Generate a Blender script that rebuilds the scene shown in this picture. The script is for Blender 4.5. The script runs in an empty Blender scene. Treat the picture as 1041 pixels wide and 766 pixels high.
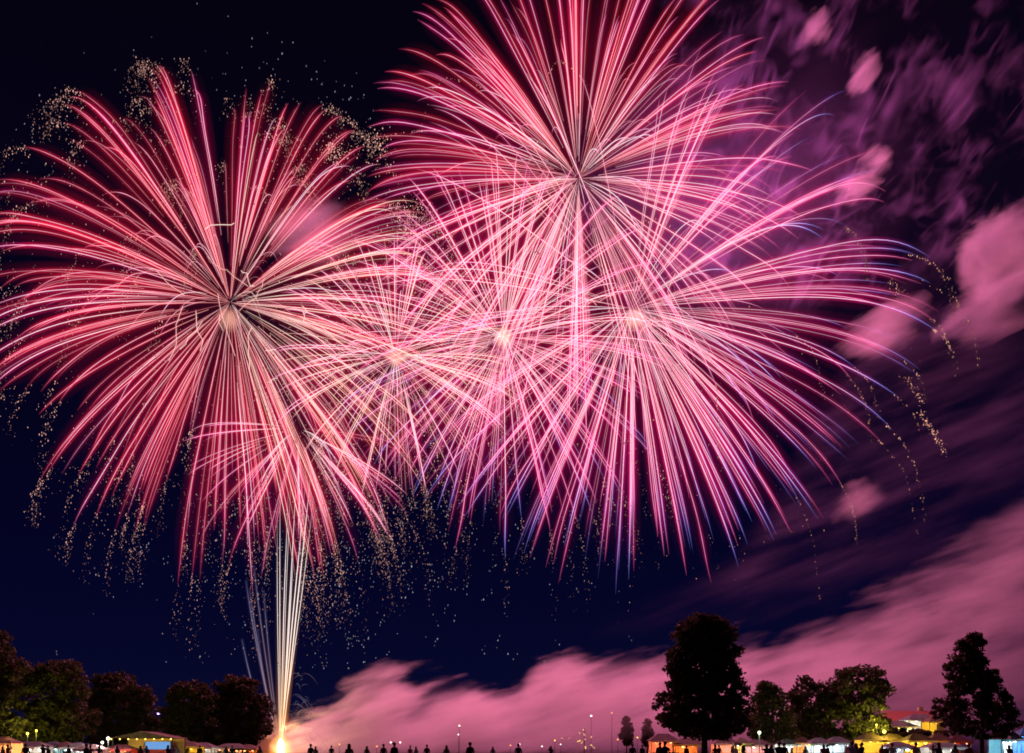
import bpy, bmesh, math, random
import numpy as np
from mathutils import Vector, Matrix

random.seed(7)
rng = np.random.default_rng(11)
scene = bpy.context.scene
COL = scene.collection

# ------------------------------------------------------------------ camera
PW, PH, FPX, HY, ZC = 1041.0, 766.0, 1000.0, 763.0, 1.3     # photo size, focal length and horizon in photo pixels, eye height
cam = bpy.data.cameras.new("camera")
cam.sensor_width = 36.0
cam.lens = 36.0 * FPX / PW
cam.shift_y = (HY - PH / 2) / PW
cam.clip_start, cam.clip_end = 0.1, 6000
cam_o = bpy.data.objects.new("camera", cam)
COL.objects.link(cam_o)
cam_o.location = (0, 0, ZC)
cam_o.rotation_euler = (math.pi / 2, 0, 0)
scene.camera = cam_o

# ------------------------------------------------------------------ night sky
world = bpy.data.worlds.new("World")
scene.world = world
world.use_nodes = True
nt = world.node_tree
nt.nodes.clear()
wo = nt.nodes.new("ShaderNodeOutputWorld")
bg = nt.nodes.new("ShaderNodeBackground")
tc = nt.nodes.new("ShaderNodeTexCoord")
sp = nt.nodes.new("ShaderNodeSeparateXYZ")
cr = nt.nodes.new("ShaderNodeValToRGB")
nt.links.new(tc.outputs["Generated"], sp.inputs[0])
nt.links.new(sp.outputs["Z"], cr.inputs[0])
nt.links.new(cr.outputs[0], bg.inputs[0])
nt.links.new(bg.outputs[0], wo.inputs[0])
els = cr.color_ramp.elements
els[0].position, els[0].color = 0.0, (0.0028, 0.0036, 0.026, 1)
els[1].position, els[1].color = 0.62, (0.0016, 0.0009, 0.0045, 1)
e = els.new(0.16); e.color = (0.0012, 0.0014, 0.018, 1)
e = els.new(0.34); e.color = (0.0016, 0.0011, 0.010, 1)
bg.inputs[1].default_value = 1.0

# ------------------------------------------------------------------ exposure, sampling
scene.view_settings.view_transform = 'Standard'
scene.view_settings.look = 'None'
scene.view_settings.exposure = 0.0
scene.view_settings.gamma = 1.0
scene.render.engine = 'CYCLES'
cy = scene.cycles
cy.max_bounces = 6
cy.diffuse_bounces = 2
cy.transparent_max_bounces = 400
cy.volume_bounces = 0
cy.volume_step_rate = 1.0
cy.volume_max_steps = 128
cy.use_denoising = True
cy.sample_clamp_indirect = 4.0
cy.filter_width = 1.7


def P(px, py, Y):
    return Vector(((px - 520.5) / FPX * Y, Y, ZC + (HY - py) / FPX * Y))


# ------------------------------------------------------------------ helpers
def tag(o, label=None, cat=None, group=None, kind=None):
    if label: o['label'] = label
    if cat: o['category'] = cat
    if group: o['group'] = group
    if kind: o['kind'] = kind
    return o


def empty(name, loc, label, cat, group=None):
    o = bpy.data.objects.new(name, None)
    COL.objects.link(o)
    o.location = loc
    return tag(o, label, cat, group)


def link_mesh(name, me, parent=None, loc=None):
    o = bpy.data.objects.new(name, me)
    COL.objects.link(o)
    if parent is not None: o.parent = parent
    if loc is not None: o.location = loc
    return o


class MB:
    """collects shapes and links them as ONE mesh object"""
    def __init__(s): s.v, s.f, s.m = [], [], []

    def add(s, vs, fs, mat=0):
        b = len(s.v)
        s.v += [tuple(v) for v in vs]
        s.f += [tuple(i + b for i in f) for f in fs]
        s.m += [mat] * len(fs)

    def box(s, c, d, mat=0, rz=0.0):
        x, y, z = d[0] / 2, d[1] / 2, d[2] / 2
        R = Matrix.Rotation(rz, 3, 'Z'); c = Vector(c)
        vs = [c + R @ Vector((sx * x, sy * y, sz * z)) for sx in (-1, 1) for sy in (-1, 1) for sz in (-1, 1)]
        s.add(vs, [(0, 1, 3, 2), (4, 6, 7, 5), (0, 4, 5, 1), (2, 3, 7, 6), (0, 2, 6, 4), (1, 5, 7, 3)], mat)

    def tube(s, pts, rad, n=6, mat=0, cap=True):
        pts = [Vector([float(q) for q in p]) for p in pts]; rad = [float(q) for q in rad] if hasattr(rad, "__len__") else float(rad)
        vs, fs = [], []
        for i, p in enumerate(pts):
            t = (pts[min(i + 1, len(pts) - 1)] - pts[max(i - 1, 0)]).normalized()
            ref = Vector((0, 0, 1)) if abs(t.z) < 0.9 else Vector((1, 0, 0))
            a = t.cross(ref).normalized(); b = t.cross(a)
            r = rad[i] if hasattr(rad, '__len__') else rad
            for k in range(n):
                an = 2 * math.pi * k / n
                vs.append(p + r * (math.cos(an) * a + math.sin(an) * b))
        for i in range(len(pts) - 1):
            for k in range(n):
                k2 = (k + 1) % n
                fs.append((i * n + k, i * n + k2, (i + 1) * n + k2, (i + 1) * n + k))
        if cap:
            fs.append(tuple(range(n - 1, -1, -1)))
            fs.append(tuple((len(pts) - 1) * n + k for k in range(n)))
        s.add(vs, fs, mat)

    def ball(s, c, r, mat=0, n=8, m=6, sc=(1, 1, 1)):
        c = Vector(c)
        vs = [c + Vector((0, 0, r * sc[2]))]
        for j in range(1, m):
            th = math.pi * j / m
            for k in range(n):
                ph = 2 * math.pi * k / n
                vs.append(c + Vector((r * sc[0] * math.sin(th) * math.cos(ph), r * sc[1] * math.sin(th) * math.sin(ph), r * sc[2] * math.cos(th))))
        vs.append(c - Vector((0, 0, r * sc[2])))
        fs = [(0, 1 + k, 1 + (k + 1) % n) for k in range(n)]
        for j in range(m - 2):
            for k in range(n):
                a = 1 + j * n + k; b = 1 + j * n + (k + 1) % n
                fs.append((a, a + n, b + n, b))
        last = len(vs) - 1; o = 1 + (m - 2) * n
        fs += [(last, o + (k + 1) % n, o + k) for k in range(n)]
        s.add(vs, fs, mat)

    def mesh(s, name, mats, smooth=False):
        me = bpy.data.meshes.new(name)
        me.from_pydata(s.v, [], s.f)
        for m in mats: me.materials.append(m)
        me.polygons.foreach_set("material_index", s.m)
        if smooth: me.polygons.foreach_set("use_smooth", [True] * len(me.polygons))
        me.update()
        return me

    def build(s, name, mats, parent=None, loc=None, smooth=False):
        if not isinstance(mats, (list, tuple)): mats = [mats]
        return link_mesh(name, s.mesh(name, mats, smooth), parent, loc)


# ------------------------------------------------------------------ materials
def new_mat(name):
    m = bpy.data.materials.new(name)
    m.use_nodes = True
    m.node_tree.nodes.clear()
    return m, m.node_tree.nodes, m.node_tree.links


def surf(name, c1, c2=None, scale=8.0, rough=0.8, translucent=0.0):
    m, N, L = new_mat(name)
    out = N.new("ShaderNodeOutputMaterial")
    b = N.new("ShaderNodeBsdfPrincipled")
    b.inputs["Roughness"].default_value = rough
    if c2 is None: c2 = tuple(x * 0.7 for x in c1)
    n = N.new("ShaderNodeTexNoise"); n.inputs["Scale"].default_value = scale; n.inputs["Detail"].default_value = 4
    t = N.new("ShaderNodeTexCoord"); r = N.new("ShaderNodeValToRGB")
    r.color_ramp.elements[0].position, r.color_ramp.elements[0].color = 0.35, (*c1, 1)
    r.color_ramp.elements[1].position, r.color_ramp.elements[1].color = 0.68, (*c2, 1)
    L.new(t.outputs["Object"], n.inputs["Vector"]); L.new(n.outputs[0], r.inputs[0]); L.new(r.outputs[0], b.inputs["Base Color"])
    if translucent > 0:
        tr = N.new("ShaderNodeBsdfTranslucent"); L.new(r.outputs[0], tr.inputs["Color"])
        mx = N.new("ShaderNodeMixShader"); mx.inputs[0].default_value = translucent
        L.new(b.outputs[0], mx.inputs[1]); L.new(tr.outputs[0], mx.inputs[2]); L.new(mx.outputs[0], out.inputs[0])
    else:
        L.new(b.outputs[0], out.inputs[0])
    return m


def emit(name, col, strength):
    m, N, L = new_mat(name)
    out = N.new("ShaderNodeOutputMaterial"); e = N.new("ShaderNodeEmission")
    e.inputs[0].default_value = (*col, 1); e.inputs[1].default_value = strength
    L.new(e.outputs[0], out.inputs[0])
    m.cycles.emission_sampling = 'NONE'
    return m


def spark_core(name, stops, gain):
    """burning star: colour along the trail (attribute s), brightness per trail (attribute b)"""
    m, N, L = new_mat(name)
    out = N.new("ShaderNodeOutputMaterial"); e = N.new("ShaderNodeEmission")
    a = N.new("ShaderNodeAttribute"); a.attribute_name = "s"
    b = N.new("ShaderNodeAttribute"); b.attribute_name = "b"
    r = N.new("ShaderNodeValToRGB")
    el = r.color_ramp.elements
    el[0].position, el[0].color = stops[0][0], (*stops[0][1], 1)
    el[1].position, el[1].color = stops[-1][0], (*stops[-1][1], 1)
    for p, c in stops[1:-1]:
        q = el.new(p); q.color = (*c, 1)
    mu = N.new("ShaderNodeMath"); mu.operation = 'MULTIPLY'; mu.inputs[1].default_value = gain
    mu.use_clamp = True; e.inputs[1].default_value = gain
    mu.inputs[1].default_value = 0.51
    L.new(a.outputs["Fac"], r.inputs[0]); L.new(b.outputs["Fac"], mu.inputs[0])
    L.new(r.outputs[0], e.inputs[0])
    tr = N.new("ShaderNodeBsdfTransparent"); mx = N.new("ShaderNodeMixShader")
    L.new(mu.outputs[0], mx.inputs[0]); L.new(tr.outputs[0], mx.inputs[1]); L.new(e.outputs[0], mx.inputs[2]); L.new(mx.outputs[0], out.inputs[0])
    m.cycles.emission_sampling = 'NONE'
    return m


def spark_glow(name, stops, gain, power=1.6):
    """glow painted round a light source: soft see-through emissive shell, densest through the middle of the tube"""
    m, N, L = new_mat(name)
    out = N.new("ShaderNodeOutputMaterial"); e = N.new("ShaderNodeEmission")
    a = N.new("ShaderNodeAttribute"); a.attribute_name = "s"
    b = N.new("ShaderNodeAttribute"); b.attribute_name = "b"
    r = N.new("ShaderNodeValToRGB")
    el = r.color_ramp.elements
    el[0].position, el[0].color = stops[0][0], (*stops[0][1], 1)
    el[1].position, el[1].color = stops[-1][0], (*stops[-1][1], 1)
    for p, c in stops[1:-1]:
        q = el.new(p); q.color = (*c, 1)
    lw = N.new("ShaderNodeLayerWeight"); lw.inputs[0].default_value = 0.5
    inv = N.new("ShaderNodeMath"); inv.operation = 'SUBTRACT'; inv.inputs[0].default_value = 1.0
    pw = N.new("ShaderNodeMath"); pw.operation = 'POWER'; pw.inputs[1].default_value = power
    mu = N.new("ShaderNodeMath"); mu.operation = 'MULTIPLY'
    mu2 = N.new("ShaderNodeMath"); mu2.operation = 'MULTIPLY'; mu2.inputs[1].default_value = gain
    L.new(a.outputs["Fac"], r.inputs[0]); L.new(r.outputs[0], e.inputs[0])
    L.new(lw.outputs["Facing"], inv.inputs[1]); L.new(inv.outputs[0], pw.inputs[0]); L.new(pw.outputs[0], mu.inputs[0])
    L.new(b.outputs["Fac"], mu.inputs[1]); L.new(mu.outputs[0], mu2.inputs[0]); L.new(mu2.outputs[0], e.inputs[1])
    tr = N.new("ShaderNodeBsdfTransparent"); ad = N.new("ShaderNodeAddShader")
    L.new(e.outputs[0], ad.inputs[0]); L.new(tr.outputs[0], ad.inputs[1]); L.new(ad.outputs[0], out.inputs[0])
    m.cycles.emission_sampling = 'NONE'
    return m


def glitter_mat(name, col, gain):
    m, N, L = new_mat(name)
    out = N.new("ShaderNodeOutputMaterial"); e = N.new("ShaderNodeEmission")
    b = N.new("ShaderNodeAttribute"); b.attribute_name = "b"
    mu = N.new("ShaderNodeMath"); mu.operation = 'MULTIPLY'; mu.inputs[1].default_value = gain
    L.new(b.outputs["Fac"], mu.inputs[0]); L.new(mu.outputs[0], e.inputs[1])
    e.inputs[0].default_value = (*col, 1)
    L.new(e.outputs[0], out.inputs[0])
    m.cycles.emission_sampling = 'NONE'
    return m


M = {}
M['grass'] = surf('night_grass', (0.035, 0.055, 0.018), (0.06, 0.07, 0.03), 0.4, 0.95)
M['bark'] = surf('bark', (0.11, 0.08, 0.055), (0.06, 0.045, 0.03), 6, 0.95)
M['leaf_dark'] = surf('dark_leaves', (0.05, 0.055, 0.022), (0.08, 0.06, 0.025), 0.5, 0.8, 0.25)
M['leaf_green'] = surf('green_leaves', (0.050, 0.055, 0.018), (0.08, 0.075, 0.025), 0.5, 0.8, 0.3)
M['pole'] = surf('painted_steel', (0.035, 0.035, 0.04), (0.025, 0.025, 0.025), 3, 0.5)
M['wood'] = surf('stall_wood', (0.30, 0.20, 0.11), (0.20, 0.12, 0.07), 5, 0.7)
M['brick'] = surf('house_wall', (0.40, 0.33, 0.24), (0.33, 0.26, 0.19), 2, 0.9)
M['tiles'] = surf('roof_tiles', (0.36, 0.10, 0.06), (0.26, 0.07, 0.045), 4, 0.85)
M['skin'] = surf('skin', (0.45, 0.28, 0.20), (0.38, 0.22, 0.16), 6, 0.6)
M['hair'] = surf('hair', (0.03, 0.02, 0.015), (0.05, 0.03, 0.02), 10, 0.6)
M['denim'] = surf('denim', (0.05, 0.07, 0.13), (0.035, 0.045, 0.09), 10, 0.9)
CLOTH = {'white': (0.75, 0.75, 0.73), 'cyan': (0.25, 0.60, 0.65), 'orange': (0.70, 0.30, 0.10), 'yellow': (0.75, 0.55, 0.15),
         'red': (0.55, 0.07, 0.05), 'blue': (0.15, 0.30, 0.65), 'pink': (0.70, 0.30, 0.32), 'dark': (0.05, 0.05, 0.06), 'green': (0.12, 0.30, 0.12)}
for k, c in CLOTH.items(): M['cloth_' + k] = surf(k + '_canvas', c, tuple(x * 0.85 for x in c), 3, 0.85, 0.28 if k in ('blue',) else (0.12 if k == 'yellow' else 0.06))
for k, c in CLOTH.items(): M['roof_' + k] = surf(k + '_tent_roof', tuple(x * 0.14 for x in c), tuple(x * 0.08 for x in c), 2, 0.9, 0.04 if k != 'blue' else 0.2)  # darkened copies of the canvas, night shade of the tent tops in the colour
for k, c in {'black': (0.02, 0.02, 0.022), 'navy': (0.03, 0.04, 0.09), 'red': (0.40, 0.04, 0.04), 'grey': (0.18, 0.18, 0.19), 'white': (0.6, 0.6, 0.58)}.items():
    M['wear_' + k] = surf(k + '_clothing', c, tuple(x * 0.7 for x in c), 9, 0.9)
LAMPC = {'white': (1.0, 0.88, 0.74), 'cool': (0.72, 0.88, 1.0), 'yellow': (1.0, 0.68, 0.12), 'orange': (1.0, 0.36, 0.12), 'green': (0.75, 1.0, 0.55), 'blue': (0.30, 0.62, 1.0), 'purple': (0.75, 0.45, 1.0), 'lime': (1.0, 0.84, 0.10)}
for k, c in LAMPC.items(): M['bulb_' + k + '_far'] = emit(k + '_far_bulb', c, 2.0)
for k, c in LAMPC.items(): M['bulb_' + k] = emit(k + '_bulb', c, 4.0)


# ------------------------------------------------------------------ ground
g = MB()
n = 24
xs = np.linspace(-1500, 1500, n + 1); ys = np.linspace(-300, 2700, n + 1)
g.add([(x, y, 0.0) for y in ys for x in xs], [(j * (n + 1) + i, j * (n + 1) + i + 1, (j + 1) * (n + 1) + i + 1, (j + 1) * (n + 1) + i) for j in range(n) for i in range(n)])
tag(g.build('ground', M['grass']), 'dark grass field of the park at night under the crowd', 'ground', kind='structure')


# ================================================================== smoke
def fix_normals(o):
    bm = bmesh.new(); bm.from_mesh(o.data); bmesh.ops.recalc_face_normals(bm, faces=bm.faces); bm.to_mesh(o.data); bm.free()


def smoke_curve(N, pts):
    """Float Curve node through (x, y) points, x and y in 0..1"""
    fc = N.new("ShaderNodeFloatCurve")
    c = fc.mapping.curves[0]
    while len(c.points) < len(pts): c.points.new(0.5, 0.5)
    for p, (x, y) in zip(c.points, pts):
        p.location = (x, y); p.handle_type = 'AUTO_CLAMPED'
    fc.mapping.update()
    return fc


def mth(N, L, op, a, b=None, c=None, clamp=False):
    m = N.new("ShaderNodeMath"); m.operation = op; m.use_clamp = clamp
    for i, v in enumerate((a, b, c)):
        if v is None: continue
        if isinstance(v, (int, float)): m.inputs[i].default_value = v
        else: L.new(v, m.inputs[i])
    return m.outputs[0]


def volume_out(N, L, density, col=(0.92, 0.86, 0.88), aniso=0.0):
    out = N.new("ShaderNodeOutputMaterial")
    v = N.new("ShaderNodeVolumePrincipled")
    v.inputs["Color"].default_value = (*col, 1)
    v.inputs["Anisotropy"].default_value = aniso
    L.new(density, v.inputs["Density"])
    L.new(v.outputs[0], out.inputs["Volume"])


def wind_noise(N, L, obj_out, rot_deg, scale, stretch, detail=4.0, distortion=0.0, offset=(0, 0, 0), rough=0.55):
    """noise drawn out along the wind (x, rising by rot_deg in the x-z plane)"""
    mp = N.new("ShaderNodeMapping"); mp.vector_type = 'TEXTURE'
    mp.inputs["Location"].default_value = offset
    mp.inputs["Rotation"].default_value = (0, -math.radians(rot_deg), 0)
    mp.inputs["Scale"].default_value = stretch
    L.new(obj_out, mp.inputs[0])
    n = N.new("ShaderNodeTexNoise"); n.inputs["Scale"].default_value = scale; n.inputs["Detail"].default_value = detail
    n.inputs["Roughness"].default_value = rough; n.inputs["Distortion"].default_value = distortion
    L.new(mp.outputs[0], n.inputs["Vector"])
    return n.outputs[0]


def smoke_bank(name, label, Y0, Y1, top, bottom, dens, soft, billow, streak, rot, nscale, margin=5.0, edge=8.0, steprate=1.0, contrast=(3.4, 0.75), aniso=-0.15, col=(0.92, 0.86, 0.88)):
    """a drifting bank between a top and a bottom line given in photo pixels; a closed hull that follows them"""
    Yc = (Y0 + Y1) / 2; half = (Y1 - Y0) / 2
    T = [P(px, py, Yc) for px, py in top]; B = [P(px, py, Yc) for px, py in bottom]
    x0, x1 = T[0].x, T[-1].x
    xs = np.linspace(x0, x1, 72)
    tz = np.interp(xs, [p.x for p in T], [p.z for p in T]); bz = np.interp(xs, [p.x for p in B], [p.z for p in B])
    zmax = 140.0
    mb = MB(); vs = []; fs = []; n = 14
    for i, x in enumerate(xs):
        hi = tz[i] + margin; lo = max(bz[i] - margin, 0.02)
        hi = max(hi, lo + 1.0)
        shr = 1.0 if 0 < i < len(xs) - 1 else 0.5
        for k in range(n):
            a = 2 * math.pi * k / n
            ca, sa = math.cos(a), math.sin(a)
            yy = half * shr * math.copysign(abs(ca) ** 0.6, ca)
            zz = (hi + lo) / 2 + (hi - lo) / 2 * shr * math.copysign(abs(sa) ** 0.5, sa)
            vs.append((x, Yc + yy, max(zz, 0.02)))
    for i in range(len(xs) - 1):
        for k in range(n):
            k2 = (k + 1) % n
            fs.append((i * n + k, i * n + k2, (i + 1) * n + k2, (i + 1) * n + k))
    fs.append(tuple(range(n - 1, -1, -1))); fs.append(tuple((len(xs) - 1) * n + k for k in range(n)))
    mb.add(vs, fs)
    m, N, L = new_mat(name + '_smoke')
    t = N.new("ShaderNodeTexCoord"); s = N.new("ShaderNodeSeparateXYZ"); L.new(t.outputs["Object"], s.inputs[0])
    wn = wind_noise(N, L, t.outputs["Object"], rot, nscale, (streak, 1.6, 1.0), 5.0)
    wn2 = wind_noise(N, L, t.outputs["Object"], rot - 4, nscale * 2.6, (streak * 1.5, 1.6, 0.8), 4.0, 0.3, (31, 17, 9))
    nz = mth(N, L, 'ADD', mth(N, L, 'SUBTRACT', wn, 0.5), mth(N, L, 'MULTIPLY', mth(N, L, 'SUBTRACT', wn2, 0.5), 0.55))
    xn = mth(N, L, 'DIVIDE', mth(N, L, 'SUBTRACT', s.outputs["X"], x0), x1 - x0)
    ct = smoke_curve(N, [((p.x - x0) / (x1 - x0), p.z / zmax) for p in T]); L.new(xn, ct.inputs["Value"])
    cb = smoke_curve(N, [((p.x - x0) / (x1 - x0), max(p.z, 0) / zmax) for p in B]); L.new(xn, cb.inputs["Value"])
    topz = mth(N, L, 'MULTIPLY', ct.outputs[0], zmax); botz = mth(N, L, 'MULTIPLY', cb.outputs[0], zmax)
    zed = mth(N, L, 'SUBTRACT', s.outputs["Z"], mth(N, L, 'MULTIPLY', nz, billow))
    # softness grows along the drift
    sf = mth(N, L, 'MULTIPLY_ADD', xn, soft[1] - soft[0], soft[0])
    dt = mth(N, L, 'DIVIDE', mth(N, L, 'SUBTRACT', topz, zed), sf, clamp=True)
    db = mth(N, L, 'DIVIDE', mth(N, L, 'ADD', mth(N, L, 'SUBTRACT', zed, botz), 4.0 if bottom[0][1] > 750 else 0.0), sf, clamp=True)
    dy = mth(N, L, 'DIVIDE', mth(N, L, 'SUBTRACT', half, mth(N, L, 'ABSOLUTE', mth(N, L, 'SUBTRACT', s.outputs["Y"], Yc))), edge, clamp=True)
    d = mth(N, L, 'MULTIPLY', mth(N, L, 'MULTIPLY', dt, db), dy)
    st = mth(N, L, 'MAXIMUM', mth(N, L, 'MULTIPLY_ADD', nz, contrast[0], contrast[1]), 0.02)
    dn = mth(N, L, 'MULTIPLY_ADD', xn, dens[1] - dens[0], dens[0])
    d = mth(N, L, 'MULTIPLY', mth(N, L, 'MULTIPLY', d, st), dn)
    volume_out(N, L, d, col, aniso)
    m.cycles.volume_step_rate = steprate
    m.cycles.homogeneous_volume = False
    o = mb.build('smoke', m, smooth=True); fix_normals(o)
    return tag(o, label, 'smoke', kind='stuff')


def smoke_puff(label, px, py, Y, rx, ry, dens, tilt=20, nscale=0.35, seed=0, soft=0.5, col=(0.92, 0.86, 0.88)):
    """one lobed puff: a closed uneven hull with density fading to its rim"""
    c = P(px, py, Y); ax, az = rx / FPX * Y, ry / FPX * Y; ay = min((ax + az) / 2, 26.0)
    bm = bmesh.new(); bmesh.ops.create_icosphere(bm, subdivisions=4, radius=1.0)
    me = bpy.data.meshes.new('smoke'); bm.to_mesh(me); bm.free()
    r = np.random.default_rng(seed)
    co = np.empty(len(me.vertices) * 3); me.vertices.foreach_get("co", co); co = co.reshape(-1, 3)
    k = r.normal(size=(6, 3)) * 2.4; ph = r.uniform(0, 6.28, 6)
    disp = 1 + 0.07 * np.sin(co @ k.T + ph).sum(1)
    co = co * disp[:, None]
    me.vertices.foreach_set("co", co.ravel()); me.update()
    m, N, L = new_mat('puff_smoke')
    t = N.new("ShaderNodeTexCoord")
    ln = N.new("ShaderNodeVectorMath"); ln.operation = 'LENGTH'; L.new(t.outputs["Object"], ln.inputs[0])
    wn = wind_noise(N, L, t.outputs["Object"], 0, 1.25, (1.9, 1, 1), 6.0, 0.3, (seed * 3.1, seed, 0), 0.62)
    nz = mth(N, L, 'SUBTRACT', wn, 0.5)
    rr = mth(N, L, 'ADD', ln.outputs["Value"], mth(N, L, 'MULTIPLY', nz, 2.3))
    d = mth(N, L, 'DIVIDE', mth(N, L, 'SUBTRACT', 0.80, rr), soft, clamp=True)
    d = mth(N, L, 'MULTIPLY', d, dens)
    volume_out(N, L, d, col, -0.42)
    me.materials.append(m)
    o = link_mesh('smoke', me, None, c)
    o.scale = (ax, ay, az); o.rotation_euler = (0, -math.radians(tilt), 0)
    return tag(o, label, 'smoke', kind='stuff')


SM0, SM1 = 240.0, 296.0
smoke_bank('ground', 'thick pink smoke bank rolling right from the launch flare behind the crowd', SM0, SM1,
           [(284, 757), (300, 750), (316, 739), (332, 735), (350, 733), (366, 716), (382, 702), (402, 697), (420, 700), (440, 700), (462, 702), (480, 706), (500, 712), (520, 710),
            (540, 690), (560, 674), (584, 672), (604, 682), (640, 680), (680, 674), (740, 668), (800, 656), (860, 630), (920, 596), (980, 552), (1041, 505), (1120, 455)],
           [(284, 766), (640, 766), (1120, 766)], (0.090, 0.0082), (2.6, 18.0), 32.0, 3.0, 20, 0.12, margin=9.0, contrast=(5.4, 0.72))
smoke_bank('drifting', 'thin purple streaky smoke drifting right of the bursts above the pink bank', 300, 336,
           [(600, 640), (700, 590), (760, 540), (820, 440), (880, 320), (940, 230), (1041, 160), (1140, 120)],
           [(600, 655), (700, 650), (800, 640), (900, 610), (1041, 520), (1140, 470)], (0.0016, 0.0036), (14, 24), 14.0, 4.5, 24, 0.11, margin=2.0, edge=14.0, contrast=(9.0, 0.25), col=(0.78, 0.62, 0.95))  # purple cast of the firework light is put into the smoke colour
PUFFS = [('large round salmon smoke puff at the right edge beyond the blue spark tips', 1026, 258, 318, 60, 54, .28, 30, .7),
         ('soft pink smoke puff trailing under the large round puff at the edge', 1004, 318, 320, 62, 34, .12, 25, .8),
         ('slanted bright smoke puff high in the upper right sky, above the two stacked puffs', 880, 75, 300, 28, 15, .16, 48, .8),
         ('topmost smoke puff beside the topmost burst', 828, 30, 300, 25, 17, .15, 55, .8),
         ('upper of two stacked pink puffs right of the bursts', 889, 165, 300, 25, 17, .15, 45, .8),
         ('lower of two stacked pink puffs right of the bursts', 873, 190, 300, 29, 16, .18, 20, .8),
         ('dim pink puff behind the drooping spark tips at right', 900, 332, 300, 60, 28, .06, 25, .9),
         ('small dim puff low on the right above the pink bank', 872, 508, 300, 34, 26, .06, 35, .9),
         ('faint magenta puff between the left burst and the small white burst', 318, 240, 300, 55, 36, .025, 20, 1.0),
         ('wide dim violet smoke hanging behind the topmost and the widest burst', 740, 190, 322, 230, 210, .0055, 30, 1.2)]
for i, (lb, px, py, Y, rx, ry, dn, tl, so) in enumerate(PUFFS):
    smoke_puff(lb, px, py, Y, rx, ry, dn, tl, seed=i + 1, soft=so, col=(0.70, 0.52, 0.95) if rx > 200 else (0.92, 0.86, 0.88))


def smoke_tangle(label, px0, px1, py0, py1, Y, depth, dens):
    """thin looping smoke trails left by earlier shells"""
    a = P(px0, py1, Y); b = P(px1, py0, Y); c = (a + b) / 2
    hx, hz = (b.x - a.x) / 2, (b.z - a.z) / 2
    mb = MB(); vs = []; fs = []; n = 28
    for yy, sh in ((-depth / 2, 0.93), (0, 1.0), (depth / 2, 0.93)):
        for k in range(n):
            an = 2 * math.pi * k / n; ca, sa = math.cos(an), math.sin(an)
            w = 1 + 0.05 * math.sin(3 * an + 1) + 0.04 * math.sin(7 * an)
            vs.append((sh * w * hx * math.copysign(abs(ca) ** 0.6, ca), yy, sh * w * hz * math.copysign(abs(sa) ** 0.6, sa)))
    for j in range(2):
        for k in range(n):
            k2 = (k + 1) % n
            fs.append((j * n + k, j * n + k2, (j + 1) * n + k2, (j + 1) * n + k))
    fs.append(tuple(range(n - 1, -1, -1))); fs.append(tuple(2 * n + k for k in range(n)))
    mb.add(vs, fs)
    m, N, L = new_mat('tangled_smoke')
    t = N.new("ShaderNodeTexCoord"); s = N.new("ShaderNodeSeparateXYZ"); L.new(t.outputs["Object"], s.inputs[0])
    n1 = wind_noise(N, L, t.outputs["Object"], 62, 0.115, (1.7, 6.0, 1.0), 1.2, 0.9)
    n2 = wind_noise(N, L, t.outputs["Object"], 26, 0.125, (2.2, 6.0, 1.0), 1.2, 0.6, (13, 7, 3))
    r1 = mth(N, L, 'SUBTRACT', 1.0, mth(N, L, 'MULTIPLY', mth(N, L, 'ABSOLUTE', mth(N, L, 'SUBTRACT', n1, 0.5)), 17.0), clamp=True)
    r2 = mth(N, L, 'SUBTRACT', 1.0, mth(N, L, 'MULTIPLY', mth(N, L, 'ABSOLUTE', mth(N, L, 'SUBTRACT', n2, 0.47)), 19.0), clamp=True)
    d = mth(N, L, 'ADD', r1, mth(N, L, 'MULTIPLY', r2, 0.7))
    msk = wind_noise(N, L, t.outputs["Object"], 0, 0.06, (1, 1, 1), 2.0, 0, (5, 5, 5))
    d = mth(N, L, 'MULTIPLY', d, mth(N, L, 'MULTIPLY_ADD', msk, 7.0, -3.5, clamp=True))
    ex = mth(N, L, 'SUBTRACT', 1.0, mth(N, L, 'POWER', mth(N, L, 'ABSOLUTE', mth(N, L, 'DIVIDE', s.outputs["X"], hx)), 2.0), clamp=True)
    ez = mth(N, L, 'SUBTRACT', 1.0, mth(N, L, 'POWER', mth(N, L, 'ABSOLUTE', mth(N, L, 'DIVIDE', s.outputs["Z"], hz)), 2.0), clamp=True)
    ed = mth(N, L, 'MULTIPLY', mth(N, L, 'MULTIPLY', ex, ez), 1.5, clamp=True)
    d = mth(N, L, 'MULTIPLY', mth(N, L, 'MULTIPLY', d, ed), dens)
    haze = mth(N, L, 'MULTIPLY', ed, dens * 0.006)
    volume_out(N, L, mth(N, L, 'ADD', d, haze), (0.70, 0.52, 0.95))  # violet tint paints coloured firework light into the smoke itself
    o = mb.build('smoke', m, None, c, smooth=True); fix_normals(o)
    return tag(o, label, 'smoke', kind='stuff')


smoke_tangle('tangled purple smoke trails of earlier shells in the upper right sky', 660, 1100, -80, 320, 304, 16, 0.055)


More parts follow.
